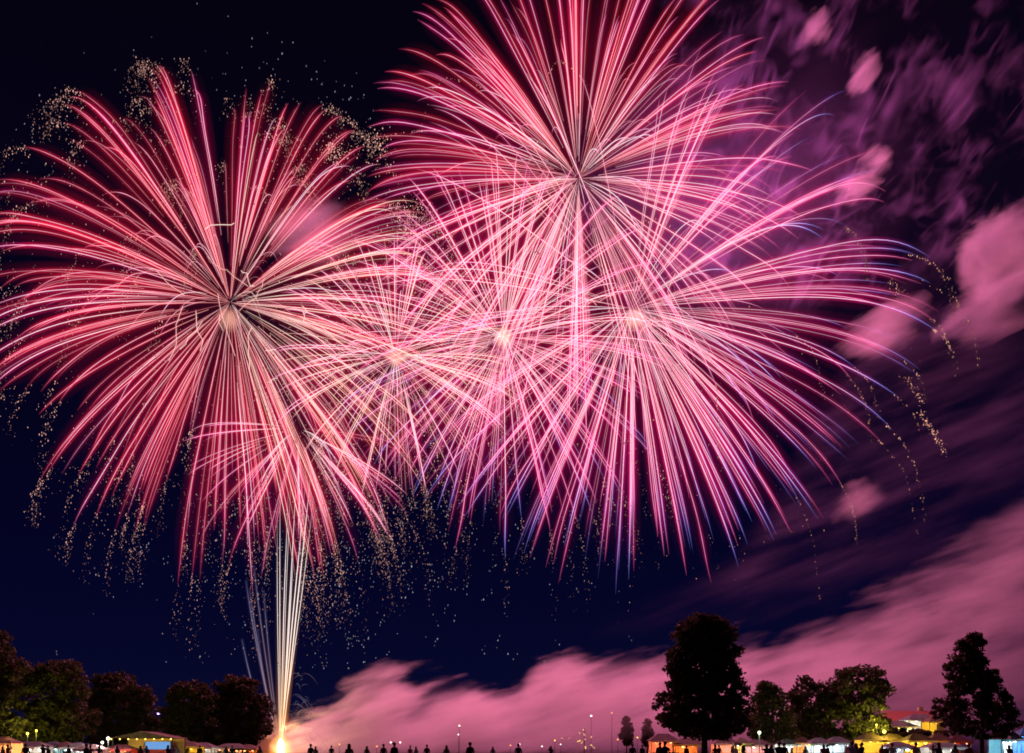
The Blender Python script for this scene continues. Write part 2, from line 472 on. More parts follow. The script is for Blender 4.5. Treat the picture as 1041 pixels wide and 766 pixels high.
# ================================================================== fireworks
def add_tube_np(store, pts, rad, s, b, sides, mat):
    n = len(pts)
    t = np.gradient(pts, axis=0); t /= np.linalg.norm(t, axis=1)[:, None] + 1e-9
    ref = np.array([0.31, 0.9, 0.3])
    a = np.cross(t, ref); a /= np.linalg.norm(a, axis=1)[:, None] + 1e-9
    c = np.cross(t, a)
    an = np.arange(sides) * 2 * np.pi / sides
    ring = pts[:, None, :] + rad[:, None, None] * (np.cos(an)[None, :, None] * a[:, None, :] + np.sin(an)[None, :, None] * c[:, None, :])
    base = store['n']
    store['v'].append(ring.reshape(-1, 3)); store['s'].append(np.repeat(s, sides)); store['b'].append(np.full(n * sides, b) if np.isscalar(b) else np.repeat(b, sides))
    i = np.arange(n - 1)[:, None]; k = np.arange(sides)[None, :]; k2 = (k + 1) % sides
    q = np.stack([i * sides + k, i * sides + k2, (i + 1) * sides + k2, (i + 1) * sides + k], -1).reshape(-1, 4) + base
    store['f'].append(q); store['m'].append(np.full(len(q), mat, dtype=np.int32)); store['n'] += n * sides


def store_new(): return {'v': [], 'f': [], 's': [], 'b': [], 'm': [], 'n': 0}


def store_mesh(name, st, mats, parent, k=4, smooth=True):
    v = np.concatenate(st['v']).astype(np.float32); f = np.concatenate(st['f']).astype(np.int32); m = np.concatenate(st['m'])
    me = bpy.data.meshes.new(name)
    me.vertices.add(len(v)); me.vertices.foreach_set("co", v.ravel())
    me.loops.add(len(f) * k); me.loops.foreach_set("vertex_index", f.ravel())
    me.polygons.add(len(f)); me.polygons.foreach_set("loop_start", np.arange(len(f), dtype=np.int32) * k)
    me.polygons.foreach_set("material_index", m)
    if smooth: me.polygons.foreach_set("use_smooth", np.ones(len(f), dtype=bool))
    for key in ('s', 'b'):
        if st[key]:
            at = me.attributes.new(key, 'FLOAT', 'POINT'); at.data.foreach_set("value", np.concatenate(st[key]).astype(np.float32))
    for x in mats: me.materials.append(x)
    me.update(calc_edges=True)
    return link_mesh(name, me, parent)


OCT_V = np.array([(1, 0, 0), (-1, 0, 0), (0, 1, 0), (0, -1, 0), (0, 0, 1), (0, 0, -1)], dtype=float)
OCT_F = np.array([(0, 2, 4), (2, 1, 4), (1, 3, 4), (3, 0, 4), (2, 0, 5), (1, 2, 5), (3, 1, 5), (0, 3, 5)])


def glitter(parent, pts, sizes, bright, mat, label):
    pts = np.asarray(pts); n = len(pts)
    v = pts[:, None, :] + np.asarray(sizes)[:, None, None] * (OCT_V * np.array([0.8, 0.8, 1.5]))[None]
    f = OCT_F[None] + (np.arange(n) * 6)[:, None, None]
    st = store_new()
    st['v'].append(v.reshape(-1, 3)); st['f'].append(f.reshape(-1, 3)); st['m'].append(np.zeros(n * 8, dtype=np.int32)); st['b'].append(np.repeat(bright, 6))
    o = store_mesh('glitter', st, [mat], parent, 3, False)
    o['kind'] = 'stuff'; o['label'] = label
    return o


PINKW = (1.0, 0.62, 0.66); RED = (0.95, 0.13, 0.20); WARM = (1.0, 0.80, 0.62); GOLD = (0.95, 0.62, 0.34); BLUE = (0.22, 0.28, 1.0); MAG = (0.95, 0.12, 0.42)
CORE = {
    'red': spark_core('red_star', [(0.0, (1, .62, .60)), (.2, (1, .50, .62)), (.75, (1, .44, .60)), (1.0, (.85, .12, .26))], 0.95),
    'white': spark_core('white_star', [(0.0, (1, .80, .80)), (.4, (1, .80, .88)), (.85, (1, .58, .78)), (1.0, (.8, .25, .45))], 1.1),
    'gold': spark_core('gold_star', [(0.0, (1, .88, .74)), (.6, (1, .80, .70)), (1.0, (.9, .5, .35))], 1.05),
    'violet': spark_core('violet_star', [(0.0, (1, .86, .88)), (.45, (1, .70, .86)), (.70, (.86, .52, .96)), (.84, (.34, .34, .95)), (1.0, (.20, .28, .85))], 1.05),
    'pink': spark_core('pink_star', [(0.0, (1, .74, .80)), (.5, (1, .52, .78)), (1.0, (.92, .22, .50))], 1.05),
    'launch': spark_core('launch_star', [(0.0, (1, .78, .40)), (.18, (1, .80, .55)), (.45, (1, .88, .82)), (1.0, (.95, .86, .90))], 1.15),
    'faint': spark_core('faint_star', [(0.0, (.9, .55, .35)), (.5, (.55, .42, .70)), (1.0, (.45, .48, .85))], 0.42),
}
GLOW = {
    'red': spark_glow('red_glow', [(0.0, (.9, .018, .04)), (.3, (.85, .012, .045)), (1.0, (.8, .008, .06))], 0.135, 1.5),
    'white': spark_glow('white_glow', [(0.0, (.9, .03, .07)), (.5, (.82, .012, .13)), (1.0, (.70, .01, .17))], 0.11, 1.6),
    'gold': spark_glow('gold_glow', [(0.0, (.9, .06, .07)), (1.0, (.8, .03, .05))], 0.07, 1.6),
    'violet': spark_glow('violet_glow', [(0.0, (.9, .012, .09)), (.6, (.72, .008, .18)), (.85, (.16, .02, .30)), (1.0, (.03, .03, .34))], 0.10, 1.5),
    'pink': spark_glow('pink_glow', [(0.0, (.88, .012, .11)), (1.0, (.72, .006, .18))], 0.105, 1.5),
    'launch': spark_glow('launch_glow', [(0.0, (1, .36, .05)), (.25, (1, .30, .05)), (.55, (.5, .22, .12)), (1.0, (.25, .12, .12))], 0.05),
    'faint': spark_glow('faint_glow', [(0.0, (.5, .2, .1)), (1.0, (.12, .1, .3))], 0.05),
}
GLIT = {'tan': glitter_mat('tan_glitter', (1.0, .50, .42), 1.2), 'gold': glitter_mat('gold_glitter', (1.0, .46, .32), 1.25), 'pale': glitter_mat('pale_glitter', (.80, .78, .95), 1.0)}


def sphere_dirs(n, r, clusters=None, spread=0.04, bias=None):
    """star directions of a shell, in loose bunches"""
    out = []
    m = clusters or n
    base = []
    i = np.arange(m) + 0.5
    ph = np.arccos(1 - 2 * i / m); th = math.pi * (1 + 5 ** 0.5) * i
    base = np.stack([np.cos(th) * np.sin(ph), np.sin(th) * np.sin(ph), np.cos(ph)], 1)
    base += r.normal(size=base.shape) * 0.07
    if bias is not None: base = base[np.array([r.uniform() < bias(d) for d in base])]
    k = max(1, round(n / len(base)))
    for d in base:
        for _ in range(max(1, int(r.poisson(k)))):
            q = d + r.normal(size=3) * spread
            out.append(q / np.linalg.norm(q))
    return np.array(out)


PXM = 0.25          # metres in one photo pixel at the bursts' distance


def burst(label, px, py, Y, R_px, n, drop_px, seed, style, clusters=None, s0=(0.05, 0.2), jitter=(0.76, 1.07), kdrag=1.75, bias=None, core=0.074, halo=0.74,
          glit=None, lamp=None, spread=0.036, bright=(0.28, 1.5), seg=18, lenf=None, crackle=(), hot=None, wide=0.15):
    r = np.random.default_rng(seed)
    c = P(px, py, Y); R = R_px / FPX * Y; G = drop_px / FPX * Y; u = Y / FPX
    root = empty('firework_burst', c, label, 'firework', 'shell bursts in the night sky')
    dirs = sphere_dirs(n, r, clusters, spread, bias)
    recs = []
    for d in dirs:
        L1 = r.uniform(*jitter) * (lenf(d) if lenf else 1.0); a = r.uniform(*s0) + 0.0
        s = np.linspace(a, L1, seg)
        prog = (1 - np.exp(-kdrag * s)) / (1 - math.exp(-kdrag))
        pts = R * prog[:, None] * d[None, :] + np.array([0, 0, -G])[None, :] * (s ** 2)[:, None]
        w = (s - a) / (L1 - a)
        st = style(d, r)
        vis = R * (prog[-1] - prog[0]) * math.hypot(d[0], d[2])
        wb = r.normal(size=3) * 0.0035 * R; pts = pts + wb[None] * np.sin(s * r.uniform(5, 12) + r.uniform(0, 6))[:, None] * s[:, None]
        recs.append((vis, d, pts, w, st, bright[0] + (bright[1] - bright[0]) * r.uniform() ** 1.4, L1, s))
    recs.sort(key=lambda q: -q[0])

    def put(store, rec, mats):
        vis, d, pts, w, st, b, L1, s = rec
        key = st
        ic = mats.index(('c', key)); ih = mats.index(('g', key))
        prof = np.clip(np.minimum(1.0, (1.0 - w) * 3.2 + 0.18), 0.05, 1) * (0.55 + 0.45 * np.clip(w * 5, 0, 1))
        fade = np.clip((1.0 - w) * 4.0 + 0.25, 0, 1) * np.clip(w * 4 + 0.45, 0, 1)
        fade = fade * (0.8 + 0.45 * r.uniform(size=len(w)) ** 1.5)
        add_tube_np(store, pts, core * u / PXM * prof * (0.8 + 0.35 * b), w, b * fade, 5, ic)
        hp = (0.35 + 0.65 * np.clip(w * 3, 0, 1)) * np.clip((1.0 - w) * 3.0 + 0.25, 0, 1)
        add_tube_np(store, pts, halo * u / PXM * hp, w, (0.25 + 0.75 * b) * fade, 8, ih)

        if wide: add_tube_np(store, pts[::2], 2.4 * u / PXM * hp[::2], w[::2], wide * np.clip((1 - w[::2]) * 1.6, 0, 1) * fade[::2], 8, ih)  # wide emissive tube paints the red lit smoke between the trails

    mats_all = sorted({('c', q[4]) for q in recs} | {('g', q[4]) for q in recs})
    ml = [CORE[k] if t == 'c' else GLOW[k] for t, k in mats_all]
    for rec in recs[:100]:
        st = store_new()
        ms = [('c', rec[4]), ('g', rec[4])]
        put(st, rec, ms)
        store_mesh('spark_trail', st, [CORE[rec[4]], GLOW[rec[4]]], root)
    if len(recs) > 100:
        st = store_new()
        for rec in recs[100:]: put(st, rec, mats_all)
        o = store_mesh('spark_trails', st, ml, root)
        o['kind'] = 'stuff'; o['label'] = 'mass of shorter spark trails filling the middle of the burst'
    # ---- glitter that the stars shed
    if glit:
        pts, sz, br = [], [], []
        for vis, d, tp, w, st, b, L1, s in recs:
            k = int(r.poisson(glit['per']))
            if glit.get('keep') and r.uniform() > glit['keep'](d): continue
            for _ in range(k):
                e = r.uniform(*glit['range']) * L1
                prog = (1 - math.exp(-kdrag * e)) / (1 - math.exp(-kdrag))
                p = R * prog * d + np.array([0, 0, -G]) * e * e
                fall = abs(r.normal()) * glit['fall'] * u * (0.3 + 0.7 * max(0.0, (e - 0.5)))
                p = p + r.normal(size=3) * glit['scatter'] * u + np.array([0, 0, -fall])
                pts.append(p); sz.append(u * (0.2 + 0.42 * r.uniform() ** 2) * glit.get('size', 1)); br.append(glit.get('gain', 1) * r.uniform(0.12, 1.0) ** 1.5)
        # tails: glitter that goes on from a star's tip and droops
        T_ = glit.get('tails')
        if T_:
            for vis, d, tp, w, st, b, L1, s in recs:
                if L1 < 0.84 or r.uniform() > T_['frac'](d): continue
                tip = tp[-1]; tg = tp[-1] - tp[-3]; tg /= np.linalg.norm(tg)
                Lp = r.uniform(*T_['len']) * u; kk = int(r.integers(*T_['n'])); ph = r.uniform(.6, 1.1)
                for _ in range(kk):
                    q = r.uniform(-0.15, 1) ; qq = max(q, 0)
                    p = tip + tg * Lp * (0.62 * (1 - math.exp(-2 * q)) / 0.86 if q > 0 else q) + np.array([0, 0, -Lp * 0.75]) * qq ** 2
                    p = p + r.normal(size=3) * T_['w'] * u * (0.45 + qq) + np.array([0, 0, -abs(r.normal()) * T_['w'] * 1.6 * u])
                    pts.append(p); sz.append(u * (0.2 + 0.55 * r.uniform() ** 2)); br.append(ph * T_.get('gain', 1) * (1.05 - 0.75 * qq) * r.uniform(0.15, 1.15))
        # clumps where a few stars crackle
        for d, e0, e1, m, sc in glit.get('streams', []):
            d = np.array(d, dtype=float); d /= np.linalg.norm(d)
            for _ in range(m):
                e = e0 + (e1 - e0) * r.uniform() ** 0.9
                prog = (1 - math.exp(-kdrag * e)) / (1 - math.exp(-kdrag))
                p = R * prog * d + np.array([0, 0, -G]) * e * e + r.normal(size=3) * sc * u
                pts.append(p); sz.append(u * (0.22 + 0.5 * r.uniform() ** 2)); br.append(r.uniform(0.2, 1.3))
        glitter(root, pts, sz, br, GLIT[glit['mat']], glit['label'])
    for (cx, cy, k, rad, key, wob) in crackle:
        q0 = np.array(P(cx, cy, Y)) - np.array(c)
        for _ in range(k):
            m_ = int(r.integers(4, 8)); dd = r.normal(size=3); dd /= np.linalg.norm(dd)
            st_p = q0 + r.normal(size=3) * rad * u * 0.45
            pl = [st_p]
            for _k in range(m_): pl.append(pl[-1] + (dd + r.normal(size=3) * wob) * rad * u * r.uniform(0.08, 0.2))
            st = store_new(); pl = np.array(pl); t_ = np.linspace(0, 1, len(pl))
            add_tube_np(st, pl, np.full(len(pl), core * u / PXM * r.uniform(.7, 1.3)), t_ * 0.4, np.full(len(pl), r.uniform(.5, 1.6)), 5, 0)
            add_tube_np(st, pl, np.full(len(pl), 0.6 * u / PXM), t_ * 0.4, np.full(len(pl), 1.0), 6, 1)
            store_mesh('crackle', st, [CORE[key], GLOW[key]], root)
    if hot:
        q0 = np.array(P(hot[0], hot[1], Y)) - np.array(c)
        hb = MB(); hb.ball(q0, hot[2] * u, 0, 20, 12)
        ho = hb.build('burst_core', spark_glow('core_glow', [(0, (1, .50, .36)), (1, (1, .50, .36))], hot[3], 4.5), root, smooth=True)
        for key, val in (('s', 0.5), ('b', 1.0)):
            at = ho.data.attributes.new(key, 'FLOAT', 'POINT'); at.data.foreach_set("value", [val] * len(ho.data.vertices))
    if lamp:
        ld = bpy.data.lights.new('burst_light', 'POINT'); ld.energy = lamp[0]; ld.color = lamp[1]; ld.shadow_soft_size = R * 0.35
        lo = bpy.data.objects.new('burst_light', ld); COL.objects.link(lo); lo.parent = root
    return root


def st_left(d, r):
    q = r.uniform()
    if d[0] > 0.25 and d[2] < 0.55: return 'gold' if q < 0.5 else ('white' if q < 0.85 else 'red')
    if d[2] < 0.0: return 'white' if q < 0.28 else 'red'
    return 'red' if q < 0.88 else 'pink'


def st_top(d, r):
    q = r.uniform()
    if d[2] > 0.05: return 'red' if q < 0.55 else 'pink'
    return 'white' if q < 0.75 else 'pink'


def st_right(d, r):
    q = r.uniform()
    if d[0] > 0.2 or d[2] < -0.2: return 'violet' if q < 0.62 else 'pink'
    return 'white' if q < 0.5 else 'pink'


def st_mid(d, r):
    q = r.uniform()
    if d[2] < -0.25: return 'violet' if q < 0.45 else 'pink'
    return 'white' if q < 0.7 else 'pink'


def st_white(d, r): return 'gold' if r.uniform() < 0.4 else 'white'
def st_low(d, r): return 'white' if r.uniform() < 0.45 else ('pink' if r.uniform() < 0.6 else 'red')
def st_red(d, r): return 'red' if r.uniform() < 0.7 else 'pink'


BY = 250.0
burst('huge red chrysanthemum burst filling the left of the sky with tan glitter at its tips', 234, 308, BY, 238, 350, 46, 1, st_left, clusters=170, s0=(0.0, 0.24), hot=(233, 325, 15, 0.28), crackle=((236, 300, 7, 60, 'gold', .3), (250, 340, 7, 60, 'gold', .25)),
      glit=dict(per=9, range=(0.78, 1.12), fall=40, scatter=6, mat='tan', label='tan glitter shed at the tips of the red trails', gain=0.8,
                tails=dict(frac=lambda d: 0.85 if abs(d[1]) < .75 else .4, len=(24, 66), n=(30, 90), w=2.2, gain=.9),
                streams=[((.42, .1, .92), .90, 1.20, 240, 6), ((.62, -.2, .72), .88, 1.14, 200, 7), ((.7, .1, .55), .85, 1.12, 260, 9)]),
      lamp=(5.5e5, (1.0, 0.24, 0.36)))
burst('tall pink and red burst rising off the top of the picture, highest of the bursts', 588, 182, BY + 6, 228, 280, 34, 2, st_top, clusters=170, s0=(0.0, 0.16), lamp=(6e5, (1.0, 0.18, 0.80)))
burst('widest pink burst on the right with drooping blue tips', 642, 314, BY + 2, 288, 340, 50, 3, st_right, hot=(645, 325, 14, 0.4), crackle=((640, 310, 10, 60, 'white', .4),), lenf=lambda d: 1.0 - 0.26 * min(1.0, max(0.0, (-d[2] - 0.15) / 0.6)), clusters=230, s0=(0.0, 0.18), jitter=(0.72, 1.06),
      bias=lambda d: (0.25 if d[2] > 0.45 else 1.0) if (d[0] > 0.1 or d[2] < -0.1) else 0.25,
      glit=dict(per=3, range=(0.92, 1.16), fall=16, scatter=1.6, mat='gold', label='gold glitter falling beyond the blue tips', gain=0.6, keep=lambda d: 0.42 if d[2] < 0.15 else 0.06,
                tails=dict(frac=lambda d: (0.42 if d[2] < 0.25 else 0.12) if abs(d[1]) < .7 else .08, len=(30, 90), n=(24, 66), w=0.8, gain=.9),
                streams=[((.98, .1, -.02), 1.02, 1.26, 60, 2), ((.95, -.1, -.22), 1.0, 1.32, 110, 1.6), ((.97, .1, .32), 1.0, 1.14, 40, 3)]),
      lamp=(9.5e5, (1.0, 0.21, 0.33)))
burst('dense whitish pink burst in the middle below the highest one', 512, 343, BY - 4, 188, 180, 26, 4, st_mid, hot=(512, 343, 13, 0.6), s0=(0.0, 0.10), jitter=(0.7, 1.08),
      glit=dict(tails=dict(frac=lambda d: 0.75 if d[2] < 0.0 else 0.1, len=(25, 80), n=(20, 60), w=1.9, gain=.7), per=4, range=(0.92, 1.22), fall=40, scatter=4, mat='tan', label='tan glitter hanging under the middle burst', gain=0.6, keep=lambda d: 0.8 if d[2] < 0.1 else 0.05), lamp=(4.5e5, (1.0, 0.26, 0.40)))
burst('small cream white burst where the left and middle bursts overlap', 402, 362, BY - 8, 130, 130, 18, 5, st_white, hot=(403, 363, 14, 0.4), s0=(0.02, 0.2), halo=0.6, core=0.08,
      glit=dict(tails=dict(frac=lambda d: 0.6 if d[2] < .2 else .2, len=(25, 60), n=(10, 30), w=2.4, gain=.8), per=8, range=(0.7, 1.35), fall=40, scatter=8, mat='tan', label='tan glitter round the small burst', gain=0.6))
burst('low short red burst at the top of the launch streaks', 303, 436, BY - 10, 132, 58, 22, 6, st_low, jitter=(0.55, 1.1), halo=0.6, s0=(0.02, 0.2), bias=lambda d: 1.0 if d[2] < -0.12 else 0.06,
      glit=dict(tails=dict(frac=lambda d: 0.8, len=(30, 84), n=(24, 76), w=2.2, gain=.8), per=8, range=(0.85, 1.3), fall=55, scatter=5, mat='tan', label='tan glitter falling from the low red burst', gain=0.6))

# ---- loose falling sparks between the bursts and the trees
r = np.random.default_rng(21)
pts, sz, br = [], [], []
for _ in range(420):
    px = r.normal(330, 110); py = r.uniform(500, 680); Y = BY + r.normal() * 25
    if py > 600 and r.uniform() < 0.6: continue
    q = P(px, py, Y)
    for k in range(int(r.integers(1, 4))):
        pts.append(np.array(q) + np.array([r.normal() * 0.5, 0, -k * 1.2 * r.uniform(0.5, 1.2)])); sz.append(r.uniform(0.10, 0.20)); br.append(r.uniform(0.05, 0.45))
for _ in range(190):
    an = r.uniform(0.25, 3.0); rd = r.normal(248, 22); px = 236 + rd * math.cos(an); py = 318 - rd * math.sin(an); Y = BY + r.normal() * 20
    if px > 400: continue
    q = P(px, py, Y)
    pts.append(np.array(q)); sz.append(r.uniform(0.10, 0.22)); br.append(r.uniform(0.04, 0.35))
gl = glitter(None, pts, sz, br, GLIT['pale'], 'pale loose sparks drifting down the dark sky under the bursts')
gl.name = 'falling_sparks'; tag(gl, cat='sparks', kind='stuff')

# ---- the launch: streaks rising from the field
base = P(285.5, 766, BY)
root = empty('firework_launch', (base.x, base.y, 0), 'tall white and orange streaks shooting up from a glaring flare on the field', 'firework')
org = np.array([base.x, base.y, 0])
TOPS = [(282, 520, .55, .8), (285, 486, .8, .8), (293, 500, 1.0, 1.0), (296, 478, .45, .7), (302, 470, .9, 1.0), (310, 496, 1.3, 1.5), (316, 480, 1.6, 1.9), (319, 505, .8, .9), (299, 555, 1.2, 1.2)]
r = np.random.default_rng(5)
for tx, ty, b, wd in TOPS:
    tp = P(tx, ty, BY + r.normal() * 3)
    t = np.linspace(0, 1, 24)
    st_ = np.array(base) + np.array([r.normal() * 0.2, r.normal() * 0.2, 0])
    pts = st_[None] * (1 - t)[:, None] + np.array(tp)[None] * t[:, None]
    mid = (tx - 300) * 0.012 * np.sin(t * math.pi) + 0.25 * np.sin(t * r.uniform(4, 9) + r.uniform(0, 6)) * t * (1 - t)
    pts[:, 0] += mid
    s_ = store_new()
    add_tube_np(s_, pts - org, 0.045 + 0.065 * np.sin(np.clip(t * 1.1, 0, 1) * math.pi) * wd, t, 1.7 * b * np.clip((1 - t) * 3.5, 0.1, 1), 6, 0)
    add_tube_np(s_, pts - org, 0.6 + 0.6 * (1 - t) ** 2, t, b * np.clip((1 - t) * 5, 0.1, 1) * (0.45 + 0.55 * (1 - t)), 8, 1)
    store_mesh('launch_streak', s_, [CORE['launch'], GLOW['launch']], root)
for tx, ty, mx in [(250, 590, 262), (254, 600, 265), (258, 575, 268), (262, 640, 271), (246, 650, 262), (268, 600, 275)]:
    t = np.linspace(0, 1, 20)
    a, bq, m_ = np.array(base), np.array(P(tx, ty, BY)), np.array(P(mx - 2, ty + 75, BY))
    pts = a[None] * ((1 - t) ** 2)[:, None] + 2 * m_[None] * ((1 - t) * t)[:, None] + bq[None] * (t ** 2)[:, None]
    s_ = store_new()
    add_tube_np(s_, pts - org, np.full(20, 0.11), t, r.uniform(0.5, 1.1) * np.clip((1 - t) * 4, .1, 1), 5, 0)
    add_tube_np(s_, pts - org, np.full(20, 0.5), t, np.full(20, 1.0), 6, 1)
    store_mesh('launch_streak', s_, [CORE['faint'], GLOW['faint']], root)
for k in range(30):
    # short curling sparks thrown out low beside the streaks
    ang = r.uniform(0.15, 1.5); v0 = r.uniform(14, 34); f = r.uniform(.5, 1.0); dy = r.normal() * 3
    t = np.linspace(r.uniform(0, .35), f, 14)
    ox, oy = r.uniform(288, 306), r.uniform(690, 755)
    pts = np.array([P(ox + v0 * math.cos(ang) * q * 1.3, oy - v0 * (math.sin(ang) * q * 1.9 - 1.7 * q * q), BY + dy * q) for q in t])
    s_ = store_new()
    add_tube_np(s_, pts - org, np.full(14, 0.06), np.full(14, r.uniform(.1, .7)), 0.8 * r.uniform(.3, 1.0) * np.sin(np.clip(np.linspace(0, 1, 14), .08, .92) * math.pi), 4, 0)
    store_mesh('curling_spark', s_, [CORE['faint']], root)
fl = MB(); fl.ball((0, 0, 1.6), 0.95, 0, 20, 14, (1, 1, 2.8))
fl.build('flare', emit('flare', (1, .78, .42), 5.0), root, smooth=True)
for rr, z, gain, col in ((3.4, 1.6, 1.0, (1, .36, .06)), (8.0, 2.0, 0.22, (1, .22, .06))):
    gb = MB(); gb.ball((0, 0, z), rr, 0, 32, 20, (1, 1, 1.15))
    o = gb.build('flare_glow', spark_glow('flare_glow', [(0, col), (1, col)], gain, 3.0), root, smooth=True)  # emissive shells painting the smoke lit up round the flare
    me = o.data
    for key, val in (('s', 0.5), ('b', 1.0)):
        at = me.attributes.new(key, 'FLOAT', 'POINT'); at.data.foreach_set("value", [val] * len(me.vertices))
ld = bpy.data.lights.new('flare_light', 'POINT'); ld.energy = 1.6e4; ld.color = (1, .55, .25); ld.shadow_soft_size = 2
lo = bpy.data.objects.new('flare_light', ld); COL.objects.link(lo); lo.parent = root; lo.location = (3, -8, 7)


# ================================================================== trees
def make_tree(name, label, px, Y, base_py, prof, seed, leaf, mat='leaf_dark', n_clump=150, per=60, trunk_r=0.35, clear=0.16, spread=1.0, clump_r=0.9, group=None, depth=0.85, limbs=9):
    """prof: list of (photo y, left x, right x) outlining the crown"""
    r = np.random.default_rng(seed)
    b = P(px, HY, Y); b.z = 0
    u = Y / FPX
    root = empty(name, b, label, 'tree', group)
    pys = np.array([p[0] for p in prof], dtype=float); lx = np.array([p[1] for p in prof], dtype=float); rx = np.array([p[2] for p in prof], dtype=float)
    zt = ZC + (HY - pys[0]) * u; zb = ZC + (HY - pys[-1]) * u
    # trunk with limbs
    tm = MB()
    H = zt
    tw = [Vector((0.05 * math.sin(3 * q) * H * 0.1, 0.04 * math.cos(4 * q), q * H * 0.86)) for q in np.linspace(0, 1, 10)]
    tm.tube(tw, [trunk_r * (1.25 if q == 0 else 1) * (1 - 0.85 * q) for q in np.linspace(0, 1, 10)], 9)
    ends = []
    for k in range(limbs):
        q = r.uniform(0.22, 0.8); p0 = Vector((0, 0, q * H * 0.86)); an = r.uniform(0, 6.28)
        py = HY - (p0.z - ZC) / u
        wl = np.interp(py, pys, px - lx) * u; wr = np.interp(py, pys, rx - px) * u
        rad = (wr if math.cos(an) > 0 else wl) * 0.75
        p2 = p0 + Vector((math.cos(an) * rad, math.sin(an) * rad * depth, abs(rad) * r.uniform(0.25, 0.7)))
        p1 = (p0 + p2) / 2 + Vector((0, 0, -0.06 * rad))
        rr = trunk_r * (1 - 0.85 * q) * 0.6
        tm.tube([p0, p1, p2], [rr, rr * 0.6, rr * 0.15], 6)
        ends.append(p2)
    tm.build('trunk', M['bark'], root, smooth=True)
    # crown: leaf clumps through the volume
    cs = []
    while len(cs) < n_clump:
        py = r.uniform(pys[0], pys[-1])
        l = np.interp(py, pys, lx); rg = np.interp(py, pys, rx)
        cx = (l + rg) / 2; hw = (rg - l) / 2
        if r.uniform() > hw / (rx - lx).max() * 2 + 0.15: continue
        an = r.uniform(0, 6.28); q = math.sqrt(r.uniform(0.05, 1.0)) * (1.0 - 0.3 * clump_r / max(hw * u, clump_r)) * r.uniform(0.86, 1.04)
        cs.append(((cx - px) * u + math.cos(an) * q * hw * u, math.sin(an) * q * hw * u * depth, ZC + (HY - py) * u))
    cs = np.array(cs)
    n = n_clump * per
    cr_ = clump_r * r.uniform(0.55, 1.25, n_clump)
    off = r.normal(size=(n_clump, per, 3)); off /= np.linalg.norm(off, axis=2)[..., None]
    off *= (r.uniform(0.1, 1.0, (n_clump, per, 1)) ** 0.5) * cr_[:, None, None] * np.array([1.1, 1.1, 0.75])
    ctr = (cs[:, None, :] + off).reshape(-1, 3)
    a = r.normal(size=(n, 3)); a /= np.linalg.norm(a, axis=1)[:, None]
    t = r.normal(size=(n, 3)); bb = np.cross(a, t); bb /= np.linalg.norm(bb, axis=1)[:, None]
    sz = leaf * r.uniform(0.6, 1.3, n)[:, None]
    v = np.stack([ctr - a * sz, ctr + bb * sz * 0.55, ctr + a * sz, ctr - bb * sz * 0.55], 1).reshape(-1, 3)
    st = store_new(); st['v'].append(v); st['f'].append(np.arange(n * 4).reshape(-1, 4)); st['m'].append(np.zeros(n, dtype=np.int32))
    store_mesh('crown', st, [M[mat]], root, 4, False)
    return root


LG = 'dark trees along the left edge of the field'
RG = 'dark trees behind the stalls on the right'
make_tree('maple_tree', 'tall dark rounded tree standing against the pink smoke, largest on the right', 716, 88, 760,
          [(627, 700, 728), (633, 688, 744), (644, 680, 751), (660, 675, 754), (685, 673, 758), (700, 667, 764), (715, 664, 768), (730, 666, 770), (742, 676, 764), (750, 690, 744)], 31, 0.17, n_clump=720, per=62, trunk_r=0.32, clump_r=0.52)
make_tree('ash_tree', 'ragged open tree with upright twigs at the right edge in front of blue lit tents', 998, 84, 760,
          [(646, 984, 996), (651, 980, 998), (654, 966, 999), (664, 967, 1001), (672, 962, 1003), (682, 959, 1014), (690, 958, 1020), (697, 962, 1016), (706, 958, 1026), (712, 952, 1030), (718, 945, 1033), (724, 944, 1036), (734, 952, 1037), (744, 960, 1034), (750, 974, 1022)], 32, 0.17, n_clump=330, per=46, trunk_r=0.22, clump_r=0.46, limbs=26)
make_tree('broad_tree', 'small dark round tree between the tall rounded tree and the broad lit one', 781, 118, 760, [(696, 774, 790), (703, 765, 799), (714, 760, 806), (732, 758, 812), (746, 760, 814), (754, 766, 808)], 33, 0.25, n_clump=90, per=60, group=RG)
make_tree('broad_tree', 'brownish tree with a pointed top left of the yellow green lit crown', 824, 122, 760, [(689, 814, 824), (694, 808, 836), (704, 799, 850), (720, 792, 858), (738, 790, 858), (750, 792, 858), (756, 806, 844)], 34, 0.25, n_clump=120, per=60, group=RG)
make_tree('broad_tree', 'broad dark tree whose lower right crown is lit yellow green by a lamp', 872, 120, 760,
          [(680, 858, 892), (686, 842, 900), (698, 832, 906), (714, 828, 907), (728, 832, 908), (738, 838, 910), (749, 838, 906), (755, 848, 896)], 35, 0.25, 'leaf_green', n_clump=190, per=60, group=RG)
make_tree('broad_tree', 'tall dark tree cut off by the left edge', 2, 125, 760, [(644, -16, 4), (654, -30, 16), (668, -38, 22), (688, -42, 34), (712, -42, 40), (738, -38, 40), (754, -24, 34)], 36, 0.25, n_clump=260, per=60, group=LG)
make_tree('broad_tree', 'wide tree near the left edge with a faint green lit crown bottom', 58, 130, 760, [(675, 40, 78), (681, 28, 88), (694, 20, 95), (714, 18, 98), (732, 18, 100), (746, 22, 98), (756, 34, 84)], 37, 0.26, 'leaf_green', n_clump=300, per=60, group=LG)
make_tree('broad_tree', 'dark tree with a double top left of the gap that shows blue sky', 124, 140, 760, [(685, 102, 120), (690, 96, 134), (700, 90, 152), (714, 86, 162), (732, 84, 167), (748, 84, 168), (757, 92, 162)], 38, 0.28, n_clump=280, per=60, group=LG)
